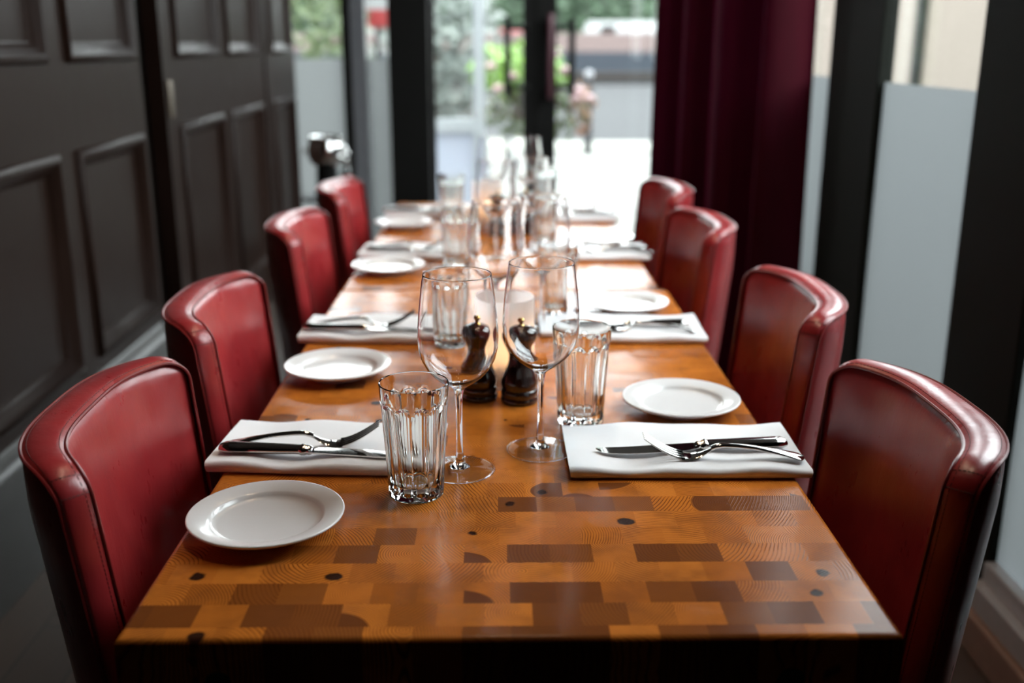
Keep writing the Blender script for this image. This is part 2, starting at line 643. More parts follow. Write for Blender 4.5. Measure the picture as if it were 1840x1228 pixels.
# skirting with a moulded bevel along its top
m = MB()
pr = [(XL, 0.0), (XL + 0.028, 0.0), (XL + 0.028, 0.285), (XL + 0.024, 0.30), (XL + 0.016, 0.312), (XL + 0.012, 0.325), (XL + 0.006, 0.34), (XL, 0.345)]
for y in (YB, 3.49):
    m.v += [(a, y, b) for a, b in pr]
n = len(pr)
for i in range(n):
    m.f.append((i, (i + 1) % n, n + (i + 1) % n, n + i))
m.f += [tuple(range(n)), tuple(range(n, 2 * n))]
M_skirt = mat_plain('satin_skirting', (0.030, 0.028, 0.027), 0.4, nscale=20, var=0.2)
struct(m.build('baseboard_left', M_skirt, smooth=False))

# right wall: posts, panes with frosted lower film, metal sill rails, wooden skirting
POSTS = [(0.95, 1.36), (2.02, 2.35), (2.97, 3.42), (4.35, 4.62)]
BAYS = [(1.36, 2.02), (2.35, 2.97), (3.42, 4.35), (4.62, 6.0)]
for i, (a, b) in enumerate(POSTS):
    struct(MB().box(XR - 0.012, XR + 0.03, a, b, 0, ZC).build('trim_%d' % (i + 2), M_post, smooth=False, bevel=0.004))
struct(MB().box(XR, XR + 0.12, YB, 0.95, 0, ZC).build('wall_right', M_wallp, smooth=False))
ZFR = 1.172
for i, (a, b) in enumerate(BAYS):
    w = MB().box(XR + 0.010, XR + 0.016, a, b, 0.19, ZC).build('window_%d' % (i + 1), M_window, smooth=False)
    struct(w)
    MB().add([(XR + 0.008, a, 0.19), (XR + 0.008, b, 0.19), (XR + 0.008, b, ZFR), (XR + 0.008, a, ZFR)], [(0, 1, 2, 3)]).build('frosted_film', M_frost, w, smooth=False, recalc=False)
    MB().box(XR - 0.045, XR + 0.03, a, b, 0.09, 0.15).box(XR - 0.02, XR + 0.03, a, b, 0.15, 0.192).build('sill_rail', M_alu, w, smooth=False, bevel=0.004)
struct(MB().box(XR - 0.06, XR + 0.03, YB, YF, 0, 0.09).build('baseboard_right', M_sillwood, smooth=False, bevel=0.006))

# facade at the far end
FY0, FY1 = YF, YF + 0.08
ZH = 2.25


def facade_win(name, x0, x1, frost):
    w = struct(MB().box(x0, x1, FY0 + 0.035, FY0 + 0.041, 0.1, ZH).build(name, M_window, smooth=False))
    if frost:
        MB().add([(x0, FY0 + 0.032, 0.1), (x1, FY0 + 0.032, 0.1), (x1, FY0 + 0.032, 1.195), (x0, FY0 + 0.032, 1.195)], [(0, 1, 2, 3)]).build('frosted_film', M_frost2, w, smooth=False, recalc=False)
    MB().box(x0, x1, FY0, FY1, 0.0, 0.1).build('bottom_rail', M_black, w, smooth=False)
    return w


facade_win('window_6', XL, -0.893, True)
facade_win('window_7', -0.762, -0.63, True)
struct(MB().box(-0.893, -0.845, FY0 - 0.03, FY1, 0, ZC).build('trim_6', M_black, smooth=False))
struct(MB().box(-0.845, -0.762, FY0, FY1, 0, ZH).build('trim_7', M_greyframe, smooth=False))
struct(MB().box(-0.63, -0.405, FY0 - 0.05, FY1 + 0.02, 0, ZC).build('trim_8', M_black, smooth=False))
struct(MB().box(XL, 1.07, FY0, FY1, ZH, ZH + 0.09).build('trim_9', M_black, smooth=False))
struct(MB().box(XL, 1.07, FY0, FY1, ZH + 0.09, ZC).build('wall_front', M_wallp, smooth=False))
struct(MB().box(1.03, XR + 0.12, FY0 - 0.15, FY1, 0, ZC).build('trim_10', M_black, smooth=False))


def glazed_door(name, x0, x1, sl, sr, hx, hs):
    """leaf with stiles of width sl, sr, a low bottom rail and a cranked pull handle at x = hx joined to the stile on side hs"""
    m = MB()
    m.box(x0, x0 + sl, FY0 + 0.01, FY0 + 0.06, 0.01, ZH)
    m.box(x1 - sr, x1, FY0 + 0.01, FY0 + 0.06, 0.01, ZH)
    m.box(x0 + sl, x1 - sr, FY0 + 0.01, FY0 + 0.06, 0.01, 0.13)
    m.box(x0 + sl, x1 - sr, FY0 + 0.01, FY0 + 0.06, ZH - 0.08, ZH)
    d = struct(m.build(name, M_black, smooth=False))
    MB().box(x0 + sl, x1 - sr, FY0 + 0.03, FY0 + 0.036, 0.13, ZH - 0.08).build('door_glass', M_window, d, smooth=False)
    yb = FY0 - 0.035
    h = MB().tube([(hx, yb, 0.985), (hx, yb, 1.42)], 0.020, 12)
    for z in (1.035, 1.365):
        h.tube([(hx, yb, z), (hs, yb, z), (hs, FY0 + 0.012, z)], 0.015, 10)
    h.build('pull_handle', M_black, d)
    return d


d3 = glazed_door('door_3', -0.40, 0.2325, 0.03, 0.0955, 0.046, 0.16)
MB().box(0.212, 0.256, FY0 + 0.002, FY0 + 0.0095, 0.01, ZH).build('meeting_strip', M_black, d3, smooth=False)
d4 = glazed_door('door_4', 0.2335, 1.03, 0.0945, 0.03, 0.414, 0.305)
M_bar = mat_plain('rose_reflection_bar', (0.09, 0.035, 0.045), 0.3, 0.3)  # dark rose reflection put into the bar's base colour
MB().box(0.277, 0.305, FY0 - 0.06, FY0 - 0.035, 0.97, 1.44).box(0.283, 0.299, FY0 - 0.036, FY0 + 0.012, 1.0, 1.03).box(0.283, 0.299, FY0 - 0.036, FY0 + 0.012, 1.38, 1.41).build('push_bar', M_bar, d4, bevel=0.004)

# curtain: gathered velvet hung from a rail, standing off the right wall
cx0, cy0, cx1, cy1 = 0.985, 3.58, 0.665, 4.28
rows = []
NC = 160
dirv = Vector((cx1 - cx0, cy1 - cy0, 0))
nrm = Vector((-dirv.y, dirv.x, 0)).normalized()
random.seed(5)
for k in range(16):
    tz = k / 15
    z = 0.012 + (2.62 - 0.012) * tz
    row = []
    for j in range(NC + 1):
        u = j / NC
        amp = 0.058 + 0.018 * math.sin(5 * u + 1)
        ph = 2 * PI * (3.4 * u + 0.14 * math.sin(8 * u) - 0.30) + 0.25 * math.sin(2.2 * tz + 4 * u)
        off = amp * math.sin(ph) + 0.010 * math.sin(2 * ph + 1.0)
        swell = (0.03 * (1 - tz)) * (2 * u - 1)
        p = Vector((cx0, cy0, z)) + dirv * (u + swell) + nrm * off * (0.8 + 0.35 * (1 - tz))
        row.append(p)
    rows.append(row)
cur = thing('curtain', 'floor length burgundy velvet curtain gathered in folds beside the glazed door', 'curtain', (0, 0, 0))
m = MB().grid(rows)
co = m.build('drape', M_velvet, cur, recalc=False)
MB().tube([(cx0, cy0 - 0.05, 2.65), (cx1, cy1 + 0.1, 2.65)], 0.014, 12).build('curtain_rail', M_iron, cur)
m = MB()
for q in (0.05, 0.95):
    p = Vector((cx0, cy0, 2.65)) + dirv * q
    MB().tube([(p.x, p.y, 2.65), (p.x, p.y, ZC)], 0.008, 8).build('rail_bracket', M_iron, cur)


# ------------------------------------------------------------------ tables
def tabletop(parent, X0, X1, Y0, Y1, th, first, spec, seed):
    """local coordinates, top at z = 0; every block is a quad with its own attributes"""
    rnd = random.Random(seed)
    r = 0.006
    ix0, ix1, iy0, iy1 = X0 + r, X1 - r, Y0 + r, Y1 - r
    m = MB()
    A, B, Cc = [], [], []
    prof = [(0, 0), (r * 0.38, -r * 0.08), (r * 0.71, -r * 0.29), (r * 0.92, -r * 0.62), (r, -r), (r, -th)]

    def q(vs, att):
        m.add(vs, [tuple(range(len(vs)))])
        A.append(att[0]); B.append(att[1]); Cc.append(att[2])
    yb = [iy0]
    y = Y0 + first
    while y < iy1 - 0.015:
        yb.append(y)
        y += 0.041
    yb.append(iy1)
    for ri in range(len(yb) - 1):
        ya, yc = yb[ri], yb[ri + 1]
        sp = spec.get(ri)
        if sp:
            anchor, tints = sp
            L = 0.0457
        else:
            anchor, tints, L = rnd.uniform(0, 0.045), None, 0.0457
        k0 = int(math.floor((ix0 - anchor) / L))
        k1 = int(math.ceil((ix1 - anchor) / L))
        dark_run = 0
        pith = None
        for k in range(k0, k1):
            xa = max(ix0, anchor + k * L)
            xb = min(ix1, anchor + (k + 1) * L)
            if tints is None:
                xb2 = xb + 0  # random rows keep a regular module
            if xb - xa < 1e-4:
                continue
            xm, ym = (xa + xb) / 2, (ya + yc) / 2
            tint, heart, knot = 0.0, -1.0, (0, 0, 0)
            u = rnd.random()
            if rnd.random() < 0.55 or pith is None:
                pith = (xm + rnd.uniform(-0.12, 0.12), ym + rnd.choice([-1, 1, 1]) * rnd.uniform(0.0, 0.13))
            cxy = pith
            code = tints.get(k, None) if tints is not None else None
            if tints is None:
                if dark_run > 0:
                    tint = rnd.uniform(0.5, 0.85); dark_run -= 1
                elif u < 0.045:
                    tint = rnd.uniform(0.5, 0.85); dark_run = rnd.choice([0, 1, 1])
                elif u < 0.13:
                    tint = rnd.uniform(0.1, 0.4)
                elif u < 0.18:
                    cxy = (xm + rnd.uniform(-0.03, 0.03), ym + rnd.uniform(-0.05, 0.05)); heart = rnd.uniform(0.015, 0.045)
                if rnd.random() < 0.03:
                    knot = (xm + rnd.uniform(-0.012, 0.012), ym + rnd.uniform(-0.012, 0.012), rnd.uniform(0.004, 0.010))
            else:
                if code == 'D':
                    tint = rnd.uniform(0.68, 0.92)
                elif code == 'H':
                    cxy = (xa - 0.005, ya - 0.01); heart = 0.036
                elif code == 'M':
                    tint = rnd.uniform(0.15, 0.35)
                elif code == 'R':
                    cxy = (xb - 0.008, ym + 0.002)
                elif code == 'K':
                    knot = (xm + 0.006, ym - 0.006, 0.0085)
                else:
                    tint = rnd.uniform(0, 0.12)
            freq = 1 / rnd.uniform(0.0023, 0.0046)
            att = ((cxy[0], cxy[1], tint), knot, (heart, freq, rnd.random()))
            q([(xa, ya, 0), (xb, ya, 0), (xb, yc, 0), (xa, yc, 0)], att)
            el, er = abs(xa - ix0) < 1e-6, abs(xb - ix1) < 1e-6
            for i in range(len(prof) - 1):
                (e1, z1), (e2, z2) = prof[i], prof[i + 1]
                if ri == 0:
                    q([(xa - e2 * el, iy0 - e2, z2), (xb + e2 * er, iy0 - e2, z2), (xb + e1 * er, iy0 - e1, z1), (xa - e1 * el, iy0 - e1, z1)], att)
                if ri == len(yb) - 2:
                    q([(xa - e1 * el, iy1 + e1, z1), (xb + e1 * er, iy1 + e1, z1), (xb + e2 * er, iy1 + e2, z2), (xa - e2 * el, iy1 + e2, z2)], att)
                fa, fb = (ri == 0), (ri == len(yb) - 2)
                if el:
                    q([(ix0 - e2, yc + e2 * fb, z2), (ix0 - e2, ya - e2 * fa, z2), (ix0 - e1, ya - e1 * fa, z1), (ix0 - e1, yc + e1 * fb, z1)], att)
                if er:
                    q([(ix1 + e2, ya - e2 * fa, z2), (ix1 + e2, yc + e2 * fb, z2), (ix1 + e1, yc + e1 * fb, z1), (ix1 + e1, ya - e1 * fa, z1)], att)
    q([(X0, Y1, -th), (X1, Y1, -th), (X1, Y0, -th), (X0, Y0, -th)], ((0, 0, 0), (0, 0, 0), (-1, 300, 0.5)))
    m.attr = {'blk_a': A, 'blk_b': B, 'blk_c': Cc}
    return m.build('tabletop', M_blocks, parent, smooth=True, angle=35, recalc=False)


SPEC = {
    0: (0.1008, {0: 'L', 1: 'D', 2: 'D', 3: 'M', 4: 'L', 5: 'D', -1: 'D', -2: 'D', -3: 'D', -4: 'M', -5: 'R', -6: 'D', -7: 'D', -8: 'L', -9: 'K', -10: 'M'}),
    1: (0.0301, {0: 'D', 1: 'D', 2: 'M', 3: 'R', 4: 'D', 5: 'D', 6: 'L', 7: 'D', -1: 'R', -2: 'M', -3: 'M', -4: 'H', -5: 'D', -6: 'D', -7: 'L', -8: 'D', -9: 'D', -10: 'L'}),
    2: (0.0089, {0: 'D', 1: 'D', 2: 'L', 3: 'D', 4: 'D', 5: 'L', 6: 'K', 7: 'L', -1: 'H', -2: 'M', -3: 'M', -4: 'R', -5: 'D', -6: 'D', -7: 'M', -8: 'L', -9: 'D'}),
    3: (0.0277, {0: 'L', 5: 'D', 6: 'K', -1: 'R', -5: 'K', 7: 'M', -8: 'K', 2: 'M'}),
    4: (0.0066, {0: 'D', 1: 'D', 2: 'L', 3: 'D', 4: 'D', 7: 'L', -1: 'H', -2: 'M', -3: 'R', -4: 'D', -5: 'M'}),
}
TZ, TTH = 0.75, 0.085


def table(label, x0, x1, y0, y1, rz, first, spec, seed, posts):
    cxm, cym = (x0 + x1) / 2, (y0 + y1) / 2
    t = thing('dining_table', label, 'table', (cxm, cym, 0), rz, 'two end grain dining tables')
    sp = {k: (a - cxm, d) for k, (a, d) in spec.items()}
    tt = tabletop(t, x0 - cxm, x1 - cxm, y0 - cym, y1 - cym, TTH, first, sp, seed)
    tt.location = (0, 0, TZ)
    for xh in (-0.262, 0.27):
        h = MB().lathe([(0, 0), (0.0125, 0), (0.0125, 0.002), (0, 0.002)], 24)
        o = h.build('bolt_hole', M_hole, t)
        o.rotation_euler = (PI / 2, 0, 0)
        o.location = (xh - cxm + 0.0, y0 - cym + 0.0015, TZ - 0.046)
    for py in posts:
        MB().box(-0.045, 0.045, py - cym - 0.03, py - cym + 0.03, 0.03, TZ - TTH - 0.02).build('leg', M_iron, t, smooth=False, bevel=0.004)
        MB().box(-0.27, 0.27, py - cym - 0.035, py - cym + 0.035, 0.0, 0.03).build('foot', M_iron, t, smooth=False, bevel=0.006)
        MB().box(-0.25, 0.25, py - cym - 0.035, py - cym + 0.035, TZ - TTH - 0.02, TZ - TTH).build('bearer', M_iron, t, smooth=False)
    return t


table('butcher block wooden dining table in front, its patchwork end nearest the viewer', -0.354, 0.3715, 0.836, 2.236, 0.0, 0.021, SPEC, 3, (1.405, 2.10))
table('butcher block wooden dining table behind the front one, reaching towards the glazed door', -0.352, 0.356, 2.244, 3.56, 0.0, 0.03, {}, 8, (2.765, 3.42))


# ------------------------------------------------------------------ chairs
def make_chair():
    t = thing('dining_chair', 'x', 'chair')
    ZT, Z0, R = 0.870, 0.34, 0.028
    TH = 0.045

    def hw(z):
        return 0.190 - 0.020 * (ZT - z) / (ZT - Z0)

    def F(a, z, c, bul=0.0):
        """a: -1..1 across, z height, c: 0 front face .. 1 rear face; bul: offset outward along the thickness direction"""
        h = hw(z)
        x = -0.057 * (1 - abs(a) ** 3.4)
        dx = 0.057 * 3.4 * abs(a) ** 2.4 * (1 if a > 0 else -1) / h
        nv = Vector((-1, dx, 0)).normalized()   # towards the rear
        p = Vector((x + (ZT - z) * 0.10, h * a, z)) + nv * ((TH - 0.012 * abs(a) ** 3) * c + bul)
        return p

    def ztop(a):
        y = abs(a) * hw(ZT)
        e = y - (hw(ZT) - R)
        crown = 0.003 * (1 - a * a)
        if e <= 0:
            return ZT + crown
        return ZT - R + math.sqrt(max(0, R * R - e * e)) + crown
    # outline
    out = []
    nb = 14
    for i in range(nb):
        out.append((-1.0, Z0 + (ZT - R - Z0) * i / nb))
    ee = 1 - R / hw(ZT)
    for i in range(9):
        an = PI - (PI / 2) * i / 8
        a = -ee + (R / hw(ZT)) * math.cos(an)
        out.append((a, ZT - R + R * math.sin(an) + 0.003 * (1 - a * a)))
    for i in range(1, 24):
        a = -ee + 2 * ee * i / 24
        out.append((a, ZT + 0.003 * (1 - a * a)))
    out += [(-a, z) for a, z in reversed(out[:nb + 9])]
    # front and rear panels
    cols = [-1 + (1 - math.cos(PI / 2 * i / 10)) * 0.24 for i in range(11)]
    cols = sorted(set(cols + [-0.76 + 1.52 * i / 18 for i in range(19)] + [-c for c in cols]))
    for name, c, sgn in (('front_panel', 0.0, -1), ('rear_panel', 1.0, 1)):
        rows = []
        ts = sorted(set([i / 16 for i in range(17)] + [0.9, 0.92, 0.955, 0.97, 0.98, 0.988, 0.995]))
        for tt in ts:
            row = []
            for a in cols:
                zt = ztop(a)
                z = Z0 + (zt - Z0) * tt
                ed = min((1 - min(1, abs(a))) * hw(z), zt - z, 0.2)
                k = min(1, ed / 0.018)
                roll = -0.007 * (1 - k) ** 2
                ed = max(0.0, ed); bulge = 0.011 * min(1, ed / 0.13) ** 0.8
                row.append(F(a, z, c, sgn * (bulge + roll) if sgn < 0 else bulge + roll))
            rows.append(row)
        MB().grid(rows).build(name, M_leather, t)
    # boxing band
    rows = []
    nn = 8
    no = len(out)
    for j in range(nn + 1):
        c = j / nn
        row = []
        for i in range(no):
            a, z = out[i]
            p = F(a, z, 0.12 + 0.76 * c if False else c, 0)
            q0, q1 = out[max(0, i - 1)], out[min(no - 1, i + 1)]
            dy, dz = (q1[0] - q0[0]) * hw(z), q1[1] - q0[1]
            l = math.hypot(dy, dz) or 1
            bb = 0.006 * math.sin(PI * c) ** 0.6 if 0 < c < 1 else 0
            row.append(p + Vector((0, -dz / l, dy / l)) * bb)
        rows.append(row)
    MB().grid(rows).build('boxing_band', M_leather, t)
    for c in (0.0, 1.0):
        pts = [F(a, z, c, -0.001 if c == 0 else 0.001) for a, z in out]
        MB().tube(pts, 0.0021, 6).build('piping', M_piping, t)
    st = MB()

    def dash(p, q, r=0.00045):
        st.tube([p, q], r, 4)
    for jc in (1, nn - 1):
        line = [Vector(p) for p in rows[jc]]
        acc = 0
        for i in range(len(line) - 1):
            seg = (line[i + 1] - line[i])
            k = max(1, int(round(seg.length / 0.0055)))
            for s in range(k):
                dash(line[i] + seg * ((s + 0.15) / k), line[i] + seg * ((s + 0.8) / k))
    for i in (nb + 1, nb + 4, no - nb - 2, no - nb - 5):
        for j in range(nn):
            p, q = Vector(rows[j][i]), Vector(rows[j + 1][i])
            dash(p.lerp(q, 0.15), p.lerp(q, 0.85), 0.0006)
    st.build('stitching', M_stitch, t, smooth=False)
    # seat
    MB().box(-0.02, 0.395, -0.205, 0.205, 0.365, 0.465).build('seat', M_leather, t, bevel=0.022, bseg=4)
    MB().box(0.0, 0.385, -0.195, 0.195, 0.30, 0.366).build('seat_frame', M_leather, t, bevel=0.006)
    for sx, sy in ((0.03, -1), (0.03, 1), (0.355, -1), (0.355, 1)):
        l = MB()
        k = -0.035 if sx < 0.1 else 0.0
        for z, h, o in ((0.31, 0.019, 0), (0.0, 0.012, k)):
            l.v += [(sx + o - h, sy * 0.17 - h, z), (sx + o + h, sy * 0.17 - h, z), (sx + o + h, sy * 0.17 + h, z), (sx + o - h, sy * 0.17 + h, z)]
        l.f = [(0, 1, 2, 3), (7, 6, 5, 4)] + [(i, (i + 1) % 4, 4 + (i + 1) % 4, 4 + i) for i in range(4)]
        l.build('leg', M_legwood, t, smooth=False)
    return t


chair = make_chair()
CH = [  # x, y, rz, label
    (-0.414, 1.138, 0.03, 'red leather dining chair on the panelled wall side, nearest the viewer'),
    (-0.432, 1.675, 0.02, 'red leather dining chair on the panelled wall side, second from the front'),
    (-0.440, 2.450, 0.0, 'red leather dining chair on the panelled wall side, third from the front'),
    (-0.430, 3.080, 0.0, 'red leather dining chair on the panelled wall side, farthest away by the bottle stand'),
    (0.450, 1.145, PI + 0.02, 'red leather dining chair on the window side, nearest the viewer'),
    (0.462, 1.715, PI + 0.0, 'red leather dining chair on the window side, second from the front'),
    (0.440, 2.440, PI + 0.05, 'red leather dining chair on the window side, third from the front'),
    (0.450, 3.040, PI + 0.06, 'red leather dining chair on the window side, farthest away against the curtain'),
]
for i, (x, y, rz, lb) in enumerate(CH):
    c_ = place(chair, i == 0, (x, y, 0), rz, lb, 'red leather dining chairs along the tables')
    c_.scale = (1, 0.945, 0.992) if i == 4 else (1, 1, 1)

# ------------------------------------------------------------------ tableware
ROW = ['nearest setting', 'second setting', 'third setting', 'farthest setting']
SIDE = {'L': 'panelled wall side', 'R': 'window side'}


def make_plate():
    prof = [(0, 0.004), (0.044, 0.004), (0.045, 0.0), (0.049, 0.0), (0.051, 0.005), (0.066, 0.0105), (0.0845, 0.0155), (0.0868, 0.0172), (0.0872, 0.0186), (0.0866, 0.0196), (0.0850, 0.0197),
            (0.066, 0.0152), (0.0635, 0.0140), (0.0615, 0.0112), (0.0590, 0.0092), (0.054, 0.0082), (0.03, 0.0078), (0, 0.0078)]
    return tag(MB().lathe(prof, 72).build('side_plate', M_china, angle=60), 'x', 'plate')


plate = make_plate()
PL = [('L', 0, -0.263, 1.066), ('L', 1, -0.267, 1.630), ('L', 2, -0.268, 2.434), ('L', 3, -0.285, 3.060),
      ('R', 0, 0.269, 1.455), ('R', 1, 0.258, 2.060), ('R', 2, 0.280, 2.806), ('R', 3, 0.270, 3.400)]
for i, (s, k, x, y) in enumerate(PL):
    place(plate, i == 0, (x, y, TZ + 0.0003), random.Random(i).random() * 6, 'small white side plate by the napkin, %s on the %s' % (ROW[k], SIDE[s]), 'white side plates on the tables')


def make_napkin(seed, length, depth):
    """linen folded twice: one ribbon path swept along x, the fold towards -y"""
    rnd = random.Random(seed)
    th = 0.0026
    f, b = 0.0, depth
    path = [(b - 0.006, 0.0014)]
    for i in range(1, 9):
        path.append((b - 0.006 - (depth - 0.014) * i / 8, 0.0014))
    cz, rr = 0.0066, 0.0052
    for i in range(1, 9):
        an = -PI / 2 - PI * i / 8
        path.append((0.008 + rr * math.cos(an) * 1.2, cz + rr * math.sin(an)))
    for i in range(1, 12):
        path.append((0.008 + (depth - 0.011) * i / 11, 0.0118))
    for i in range(1, 6):
        an = PI / 2 - PI * i / 5
        path.append((depth - 0.003 + 0.0014 * math.cos(an), 0.0104 + 0.0014 * math.sin(an)))
    for i in range(1, 7):
        path.append((depth - 0.003 - (depth - 0.016) * i / 6, 0.0089))
    for i in range(1, 5):
        an = PI / 2 + PI * i / 4
        path.append((0.013 + 0.0023 * math.cos(an), 0.0066 + 0.0023 * math.sin(an)))
    for i in range(1, 7):
        path.append((0.013 + (depth - 0.022) * i / 6, 0.0043))
    P = [Vector((0, y, z)) for y, z in path]
    N = []
    for i in range(len(P)):
        t = (P[min(i + 1, len(P) - 1)] - P[max(0, i - 1)]).normalized()
        N.append(Vector((0, -t.z, t.y)))
    ring = [p + n * th / 2 for p, n in zip(P, N)] + [p - n * th / 2 for p, n in reversed(list(zip(P, N)))]
    NX = 44
    ph = [rnd.uniform(0, 6) for _ in range(6)]
    m = MB()
    nr = len(ring)
    for i in range(NX + 1):
        u = i / NX
        x = -length / 2 + length * u
        for p in ring:
            v = p.y / depth
            hz = p.z / 0.0131
            z = p.z + hz * (0.0018 * math.sin(9 * u + ph[0] + 3 * v) + 0.0012 * math.sin(17 * u + ph[1] - 4 * v) + 0.0018 * max(0, 1 - v * 2.2) * math.sin(6 * u + ph[2]) ** 2)
            y = p.y + 0.0016 * math.sin(5 * u + ph[3]) * (1 - v) + 0.0012 * math.sin(4 * u + ph[4]) * v
            m.v.append((x + (v - 0.5) * 0.0 + 0.0025 * hz * (1 if u > 0.5 else -1), y, max(0.0002, z)))
    for i in range(NX):
        for k in range(nr):
            k2 = (k + 1) % nr
            m.f.append((i * nr + k, i * nr + k2, (i + 1) * nr + k2, (i + 1) * nr + k))
    m.f.append(tuple(range(nr)))
    m.f.append(tuple(NX * nr + k for k in reversed(range(nr))))
    return tag(m.build('napkin', M_cloth, angle=70), 'x', 'napkin')


def loft(m, secs):
    """secs: list of (x, yc, zc, half width, half height); lens-shaped oval sections along x"""
    o = len(m.v)
    ns = 14
    for x, yc, zc, w, h in secs:
        for k in range(ns):
            a = 2 * PI * k / ns
            m.v.append((x, yc + w * math.cos(a), zc + h * math.sin(a)))
    for i in range(len(secs) - 1):
        for k in range(ns):
            k2 = (k + 1) % ns
            m.f.append((o + i * ns + k, o + i * ns + k2, o + (i + 1) * ns + k2, o + (i + 1) * ns + k))
    m.f.append(tuple(o + k for k in reversed(range(ns))))
    m.f.append(tuple(o + (len(secs) - 1) * ns + k for k in range(ns)))


def make_fork():
    """tines towards -x, handle end towards +x; rests on bowl and handle end; z = 0 is the cloth"""
    t = thing('fork', 'x', 'fork')
    m = MB()
    h = []
    for i in range(25):
        u = i / 24
        x = -0.020 + 0.118 * u
        z = 0.0152 - 0.0128 * u ** 1.6 + 0.0015 * math.sin(PI * u)
        if u < 0.15:
            z -= 0.0035 * (1 - u / 0.15) ** 2
        w = 0.0036 + 0.0085 * max(0, (u - 0.45) / 0.55) ** 1.3
        if u > 0.93:
            w *= math.sqrt(max(0.02, 1 - ((u - 0.93) / 0.072) ** 2))
        h.append((x, 0, z, w, 0.0021 + 0.0008 * (1 - u)))
    loft(m, h)
    m.build('handle', M_steel, t)
    hd = MB()
    sec = []
    for i in range(13):
        u = i / 12
        x = -0.018 - 0.040 * u
        z = 0.0118 - 0.0100 * math.sin(PI / 2 * min(1, u * 1.35)) + 0.0040 * max(0, u - 0.74) ** 1.0
        w = 0.0032 + 0.0088 * (math.sin(PI / 2 * min(1, u * 1.2)) ** 1.5)
        sec.append((x, 0, z, w, 0.0016))
    loft(hd, sec)
    xe, ze = sec[-1][0], sec[-1][2]
    hd.build('fork_head', M_steel, t)
    for k in range(4):
        y = -0.0093 + 0.0062 * k
        pts, rs = [], []
        for i in range(10):
            u = i / 9
            pts.append((xe + 0.004 - 0.052 * u, y * (1 - 0.06 * u), ze + 0.022 * u ** 1.5 + 0.0003))
            rs.append(0.0017 * (1 - 0.45 * u))
        MB().tube(pts, rs, 8).build('tine', M_steel, t)
    return t


def make_knife():
    """blade towards -x, handle towards +x"""
    t = thing('table_knife', 'x', 'knife')
    m = MB()
    loft(m, [(0.004 + 0.106 * i / 14, 0, 0.0062, (0.0066 + 0.0038 * (i / 14)) * (1 if i < 13 else 0.55 if i == 14 else 0.9), (0.0048 + 0.0012 * (i / 14)) * (1 if i < 14 else 0.6)) for i in range(15)])
    m.build('handle', M_steel, t)
    b = MB()
    loft(b, [(-0.012, 0, 0.0052, 0.0052, 0.0030), (-0.008, 0, 0.0056, 0.0072, 0.0050), (-0.005, 0, 0.0058, 0.0062, 0.0044), (-0.002, 0, 0.006, 0.0080, 0.0056), (0.002, 0, 0.006, 0.0082, 0.0058), (0.005, 0, 0.006, 0.0068, 0.0048)])
    b.build('bolster', M_steel, t)
    bl = MB()
    rows = []
    for i in range(20):
        u = i / 19
        x = -0.010 - 0.130 * u
        wf = 0.0068 + 0.0035 * math.sin(PI * min(1, u * 1.1)) ** 0.8
        back = -0.0062
        fr = wf
        if u > 0.85:
            k = (u - 0.85) / 0.15
            fr = wf * math.sqrt(max(0, 1 - k * k)) + back * 0.6 * (1 - math.sqrt(max(0, 1 - k * k)))
        thk = 0.0012
        z = 0.0046 - 0.0026 * min(1, u * 1.4)
        rows.append((x, -back * 1.0, -fr, z, thk))
    for x, ya, yb, z, th in rows:
        bl.v += [(x, ya, z + th), (x, (ya * 0.6 + yb * 0.4), z + th), (x, yb, z + 0.0004), (x, yb, z), (x, ya, z - 0.0002)]
    for i in range(19):
        for k in range(5):
            k2 = (k + 1) % 5
            bl.f.append((i * 5 + k, i * 5 + k2, i * 5 + 5 + k2, i * 5 + 5 + k))
    bl.f += [(0, 1, 2, 3, 4), (99, 98, 97, 96, 95)]
    bl.build('blade', M_steel, t)
    return t


napL, napR = make_napkin(1, 0.288, 0.165), make_napkin(4, 0.300, 0.168)
fork, knife = make_fork(), make_knife()
fork.scale = (1, 1.25, 1.2)
knife.scale = (1, 1.4, 1.25)
NP = [  # side, row, centre x, front y, rz
    ('L', 0, -0.229, 1.208, -0.055), ('L', 1, -0.222, 1.805, -0.02), ('L', 2, -0.213, 2.570, -0.04), ('L', 3, -0.215, 3.225, -0.05),
    ('R', 0, 0.238, 1.190, 0.0), ('R', 1, 0.225, 1.800, -0.01), ('R', 2, 0.226, 2.545, 0.02), ('R', 3, 0.215, 3.138, 0.0)]
NT_ = TZ + 0.0142
for i, (s, k, x, y, rz) in enumerate(NP):
    lab = ROW[k] + ' on the ' + SIDE[s]
    place(napL if s == 'L' else napR, k == 0, (x, y, TZ + 0.0003), rz, 'folded white linen napkin under the cutlery, ' + lab, 'folded napkins on the tables')
    sg = 1 if s == 'R' else -1
    c, sn = math.cos(rz), math.sin(rz)

    def at(dx, dy):
        return (x + dx * c - dy * sn, y + dx * sn + dy * c)
    jig = random.Random(40 + i)
    if s == 'R':
        kp = at(0.026, 0.066); kr = rz + 0.06
        fp = at(0.050, 0.036); fr = rz - 0.05
        fz = NT_
    else:
        kp = at(-0.026, 0.036); kr = rz + PI - 0.03
        fp = at(-0.040, 0.066); fr = rz + PI + 0.10
        fz = NT_
    j1, j2 = (0, 0) if k == 0 else (jig.uniform(-0.02, 0.02), jig.uniform(-0.03, 0.03))
    place(knife, i == 0, (kp[0] + j1, kp[1], NT_), kr + j2, 'steel table knife lying on the napkin, ' + lab, 'table knives on the napkins')
    place(fork, i == 0, (fp[0] + j1, fp[1], fz), fr + j2 * 0.5, 'steel dinner fork tines up on the napkin, ' + lab, 'dinner forks on the napkins')


